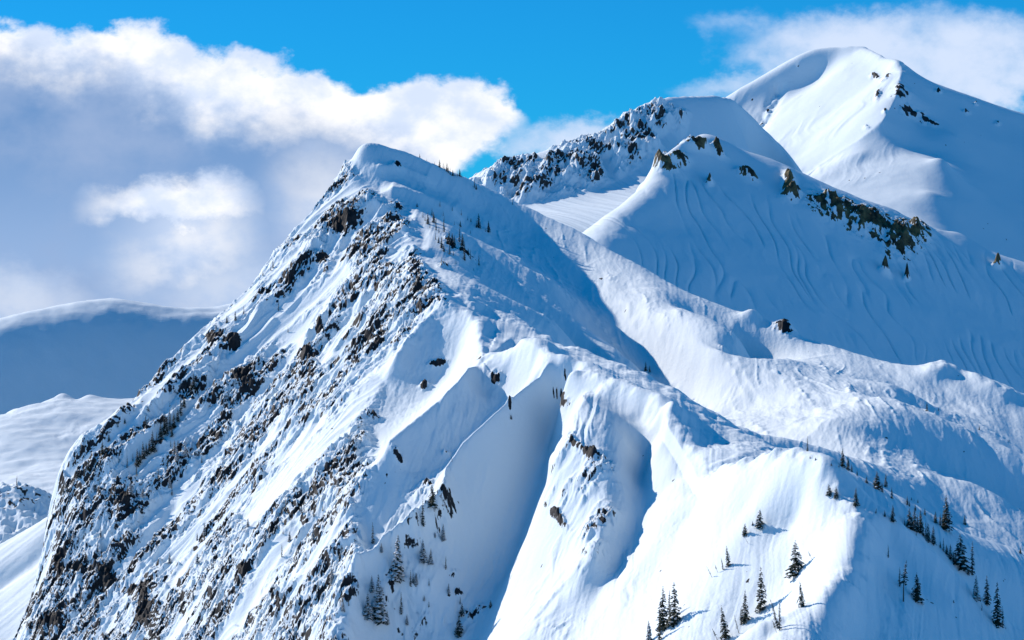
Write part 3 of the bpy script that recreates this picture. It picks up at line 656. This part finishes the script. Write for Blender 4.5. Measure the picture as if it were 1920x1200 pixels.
KINDS = {
    'fir': [tree_meshes(10 + i, rad=.115 + .02 * (i % 3), snow=.28) for i in range(5)],
    'snowy': [tree_meshes(30 + i, rad=.13, snow=.75, whorls=32) for i in range(3)],
    'slim': [tree_meshes(50 + i, rad=.065, snow=.2, gaps=.25, whorls=28) for i in range(3)],
    'bushy': [tree_meshes(70 + i, rad=.21, snow=.4, gaps=.2, whorls=26) for i in range(2)],
    'snag': [tree_meshes(90, rad=.10, base=.45, snow=.1, gaps=.2, whorls=16), tree_meshes(91, rad=.05, base=.3, snow=0, gaps=.5, whorls=18)],
}
_seen = {}
def tree(field, px, py, hpx, kind, label, group=None, lean=0.0, name='fir_tree', seed=0):
    g = ground_at(field, px, py); h = hpx * g.y / F
    rnd = random.Random(int(px * 31 + py * 7 + seed)); ms = KINDS[kind]; ms = ms[rnd.randrange(len(ms))]
    r = bpy.data.objects.new(name, None); col.objects.link(r)
    r.location = g - Vector((0, 0, h * .02)); w = h * rnd.uniform(.9, 1.15); r.scale = (w, w, h)
    r.rotation_euler = (0, math.radians(lean), 0); r['label'] = label; r['category'] = 'tree'
    if group: r['group'] = group
    rz = rnd.random() * 6.28
    for k in ('trunk', 'crown'):
        o = bpy.data.objects.new(k, ms[k]); col.objects.link(o); o.parent = r; o.rotation_euler = (0, 0, rz)
    return r
G = 'fir trees standing on the snow slopes'
T = [  # near crest, west slope
 (1426.7,1147,86,'fir','tallest full fir on the white near slope, standing just above the blue snow groove',0),
 (1397,1167,62,'fir','medium fir next to the tallest fir on the white near slope, on its left',0),
 (1390,1174,36,'slim','short slim fir touching the left side of the medium fir by the snow groove',0),
 (1386,1188,38,'snag','thin almost bare leaning tree at the upper lip of the blue snow groove',-14),
 (1361,1200,66,'fir','fir leaning left at the bottom edge left of the blue snow groove',-8),
 (1346,1203,28,'snag','thin bare leaning stem at the bottom edge left of the leaning fir',-24),
 (1504,1138,50,'fir','lone small fir right of the blue snow groove with a long shadow',-5),
 (1458,1178,58,'slim','left stem of the close leaning pair below the blue snow groove',-14),
 (1462,1182,60,'slim','upright right stem of the close pair below the blue snow groove',0),
 (1456,1186,26,'snag','tiny bare stick at the foot of the close pair of firs',-18),
 (1491,1081,70,'bushy','broad bushy fir with long side branches alone in the middle of the white near slope',0),
 (1523,1049,19,'snag','small bent stem right of the broad bushy fir on the white slope',-26),
 (1243,1183,86,'fir','tall fir second from left in the bottom group left of the near crest',0),
 (1263,1174,84,'fir','tall fir at the right of the bottom group left of the near crest',0),
 (1256,1164,58,'slim','slim fir between the two tall firs of the bottom group',0),
 (1236,1202,64,'slim','narrow fir at the lower left foot of the bottom group of tall firs',0),
 (1216,1207,44,'snowy','rounded snowy fir top at the bottom edge left of the tall group',0),
 (1335,1084,24,'snag','leftmost leaning stem of the row of four on the white near slope',-26),
 (1346,1075,17,'snag','second stem of the leaning row of four on the white near slope',-20),
 (1356,1070,26,'slim','third tree of the row of four on the white near slope',-10),
 (1366,1063,40,'fir','tallest tree of the row of four on the white near slope',-6),
 (1425,989,36,'bushy','bushy snow crusted fir clump high on the white near slope in a blue hollow',0),
 (1397,1004,23,'bushy','small ragged fir just below the snow crusted clump on the near slope',0),
 (1411,985,9,'bushy','tiny seedling between the ragged fir and the snow crusted clump',0),
 (1403,1022,13,'snag','crooked dark twig sticking out under the small ragged fir',-30),
 # east flank of the near crest
 (1694,1129,80,'snag','thin tree with long bare trunk and tufted top on the blue shaded flank',4),
 (1687,1101,38,'slim','slim tree left of the bare trunked tree on the blue shaded flank',0),
 (1719,1128,55,'bushy','stout bushy fir alone in the middle of the blue shaded flank',0),
 (1665,1046,26,'slim','little fir just below the broken cornice of the near crest',0),
 (1788,1131,6,'bushy','tiny dark seedling in the open middle of the blue shaded flank',0),
 (1830,1127,48,'snowy','snow loaded fir below the tall spire at the right end of the tree line',0),
 (1823,1080,64,'slim','tall narrow spire fir above the snow loaded fir at the right',0),
 (1850,1134,57,'fir','fir right of the snow loaded fir near the right edge',0),
 (1870,1176,86,'fir','tall snow flecked fir lowest at the lower right corner',0),
 (1880,1178,42,'slim','shorter fir leaning against the lowest tall fir in the lower right corner',0),
 (1886,1180,8,'slim','tiny sprout right of the lowest firs in the lower right corner',0),
 (1841,1146,16,'slim','half buried tiny fir below the snow loaded fir at the right',0),
 # second tree line
 (1800,1066,66,'bushy','large full fir in the middle of the long tree line at the right',0),
 (1774,995,68,'fir','tallest fir on the upper tree line against pale snow at the right',0),
 (1809,984,20,'fir','lone small fir right of the tallest fir on the upper line',0),
 (1913,1038,12,'bushy','tiny fir at the right picture edge on the pale ridge',0),
 (1514,846,29,'slim','lone narrow fir just behind the top of the near white crest',0),
 (1580,877,38,'fir','fullest fir of the trio right of the near crest top',0),
 (1590,882,28,'fir','middle fir of the trio right of the near crest top',0),
 (1597,885,15,'fir','smallest fir of the trio right of the near crest top',0),
 (1607,892,11,'fir','tiny fir between the trio and the stubby pair on the upper line',0),
 (1625,906,14,'bushy','stubby round fir on the upper line left of the stout fir',0),
 (1644,917,35,'bushy','stout fir on the upper line with a slimmer fir at its right',0),
 (1654,923,18,'fir','low fir at the right foot of the stout fir on the upper line',0),
 (1661,913,27,'fir','fir standing behind and right of the stout fir of the upper line',0),
 (1672,935,22,'fir','fir at the lower end of the stout fir group on the upper line',0),
 (1554,929,22,'bushy','left one of two round firs at the edge of the white near crest',0),
 (1568,936,22,'bushy','right one of two round firs at the edge of the white near crest',0),
 (1605,951,36,'fir','single well shaped fir on the edge of the white near crest',0),
 (1642,963,10,'fir','tiny leaning fir on pale snow between the single fir and the next pair',10),
 (1659,970,13,'fir','short fir left of the medium fir on the pale slope',0),
 (1674,982,33,'fir','medium fir alone on the pale slope above the long tree line',0),
 (1210.7,695,18,'fir','left of the two small firs on the long crest against blue shade',0),
 (1218,698,14,'fir','right of the two small firs on the long crest against blue shade',0),
 (1738,771,18,'fir','small fir on the far snow rim at the right under the blue slope',0),
 (1760,771,7,'fir','tiny fir right of the small fir on the far snow rim',0),
 (1836,806,9,'fir','tiny lone fir on the far snow rim near the right edge',0),
 (1892,830,6,'fir','tiny fir furthest right on the far snow rim',0),
 # foot of the big face
 (746,1090,105,'snowy','tallest snow plastered fir crossing the curved snow rib at bottom centre',0),
 (709,1170,108,'snowy','tall snow plastered fir lowest at bottom centre left',0),
 (690,1164,60,'snowy','dense snowy fir left of the lowest tall snowy fir',0),
 (697,1113,38,'snowy','small snowy fir above the dense snowy fir at bottom centre left',0),
 (726,1172,32,'snowy','small fir at the right foot of the lowest tall snowy fir',0),
 (793,986,52,'slim','thin spire above the upper end of the curved snow rib',0),
 (810,952,44,'bushy','ragged thin branched tree beside the tawny rock outcrop',0),
 (831,1014,38,'snowy','snow caked fir directly below the tawny rock outcrop',0),
 (793,1056,52,'snowy','snow caked fir hanging below the upper end of the curved snow rib',0),
 (808,1059,36,'snowy','lesser snow caked fir right of the one below the snow rib end',0),
 (779,1101,28,'snowy','short right tree of the pair in the blue hollow at bottom centre',0),
 (770,1101,31,'slim','thin left tree of the pair in the blue hollow at bottom centre',0),
 (752,1158,42,'slim','thin spire in the blue hollow below the tallest snowy fir',0),
 (763,1175,24,'snowy','small pale snow caked tree under the thin spire in the blue hollow',0),
 (715,1038,22,'snowy','small fir just above the left end of the curved snow rib',0),
 (699,1021,42,'slim','snow flecked thin fir on the streaked rib left of the tallest snowy fir',0),
 (861,1192,38,'bushy','ragged branchy tree at the bottom edge left of the low tawny rock',0),
 (866,1158,26,'bushy','sparse shrub like tree touching the left end of the low tawny rock',0),
 (920,1140,15,'bushy','small shrub on the right end of the low tawny rock',0),
 (958,790,9,'bushy','dark twiggy shrub at the break in the thin snow rib of the middle face',0),
 (848,868,14,'snag','dead twig on the sharp snow rib in the middle face',-15),
]
for a in T:
    tree(RIDGE, a[0], a[1], a[2] * (.85 if a[3] == 'snowy' and a[0] < 1000 else 1.0), a[3], a[4], G, a[5])
TREE_ROWS = [
 ('firs of the long dark tree line at the right', 'dark fir in the long crowded tree line',
  [(1705,991,39),(1710,994,30),(1715,996,44),(1720,999,34),(1726,1001,45),(1736,1009,34),(1740,1016,37),(1731,1005,18),(1696,985,15),(1718,1005,12),(1750,1021,36),(1763,1027,13),(1769,1034,26),(1775,1040,20),(1782,1050,30),(1788,1056,22),(1793,1062,30),(1808,1071,28),(1815,1078,18)], 'fir', RIDGE),
 ('firs around the tallest fir of the upper line', 'small dark fir on the upper tree line',
  [(1701,947,18),(1705,950,12),(1697,944,10),(1709,938,6),(1714,940,6),(1721,943,8),(1716,958,14),(1734,966,14),(1746,972,10),(1754,981,23),(1763,985,23),(1768,990,26),(1780,998,22)], 'fir', RIDGE),
 ('seedlings behind the near crest', 'tiny seedling just behind the near white crest', [(1519,860,5),(1529,863,6),(1559,873,6),(1573,876,5)], 'bushy', RIDGE),
 ('small trees on the summit skyline', 'tiny fir on the skyline right of the summit',
  [(824,314,11),(831,316,9),(838,322,13),(841,325,10),(844,328,10),(849,330,9),(853,331,7),(857,331,8),(862,331,11),(834,318,7),(866,333,6),(890,352,12),(893,356,8),(787,294,6),(800,301,4),(815,309,5)], 'slim', RIDGE),
 ('scattered trees right of the main summit', 'tiny fir scattered over the drifted slope right below the main summit',
  [(825,388,10),(848,397,7),(865,404,9),(877,413,6),(883,416,6),(897,427,20),(893,427,13),(916,436,16),(910,435,6),(802,420,16),(797,414,10),(793,408,9),(810,404,11),(813,417,15),(818,432,18),(823,437,11),(833,435,22),(831,405,7),(863,425,9),(852,422,6),(882,438,5),(862,454,22),(867,462,18),(871,488,26),(864,470,12),(842,458,18),(848,452,12),(852,459,14),(817,450,11),(822,455,9),(828,465,16),(832,472,11),(843,477,18),(850,480,8),(882,486,14),(878,478,8),(898,498,16),(828,498,12),(840,496,6),(855,495,6),(888,508,5),(782,388,6),(806,428,9),(961,384,8)], 'slim', RIDGE),
 ('trees on the left skyline of the big face', 'small tree on the lower left skyline of the face',
  [(251,771,8),(234,796,12),(221,802,9),(204,828,16),(192,853,26),(197,850,16),(179,868,11),(166,884,22),(160,888,14),(145,898,18),(150,896,10),(119,928,30),(126,922,14),(405,619,11),(425,606,14),(441,601,19),(457,589,18)], 'fir', RIDGE),
 ('trees on the upper left skyline', 'thin twiggy tree on the upper left skyline',
  [(512,503,20),(508,508,12),(493,518,13),(487,525,8),(540,464,8),(563,503,15),(522,583,20),(532,558,15),(540,624,13)], 'slim', RIDGE),
 ('grove of dark firs on the rocky face', 'dark fir in the steep grove on the rocky face',
  [(274,802,28),(257,874,34),(262,868,24),(268,861,34),(274,856,26),(280,852,30),(286,849,41),(294,833,24),(301,822,30),(309,816,42),(313,812,30),(318,809,42),(326,802,29),(333,792,26),(339,782,45),(345,765,24),(363,731,31),(358,738,20),(370,683,17),(249,866,16),(322,820,20)], 'fir', RIDGE),
]
ORD = 'first second third fourth fifth sixth seventh eighth ninth tenth eleventh twelfth thirteenth fourteenth fifteenth sixteenth seventeenth eighteenth nineteenth twentieth twenty-first'.split()
for group, label, pts_, kind, fld in TREE_ROWS:
    for k, (x, y, h) in enumerate(sorted(pts_)):
        lb = label if len(pts_) > 21 else label + ', ' + ORD[k] + ' from the left'
        big = 1.4 if 'summit' in group else 1.0
        tree(fld, x, y, h * big, ('fir' if k % 3 == 0 and big > 1 else kind) if k % 4 or kind != 'fir' else 'slim', lb, group)
tree(HILL, 32, 914, 23, 'slim', 'lone thin fir on the dark snow knoll at the left edge', G)
tree(HILL, 65, 960, 9, 'slim', 'tiny fir in the blue shade below the knoll at the left edge', G)

# frosted little trees among the rocks of the big face
_rnd = random.Random(5); _pts = []
while len(_pts) < 68:
    c = _rnd.choice([(430,1030,150,120),(620,1110,80,80),(250,900,70,60),(330,860,60,50),(560,1000,90,80),(160,1000,50,60),(820,1090,60,70)])
    x, y = c[0] + _rnd.gauss(0, .5) * c[2], c[1] + _rnd.gauss(0, .5) * c[3]
    if y < 1195 and x > 130 and (x - 60) * 1.1 > (1000 - y) : _pts.append((x, y, _rnd.uniform(11, 26)))
for x, y, h in sorted(_pts):
    tree(RIDGE, x, y, h, 'snowy' if int(x) % 2 else 'slim', 'little frosted tree among the snowy rocks of the big west face', 'frosted trees on the west face')
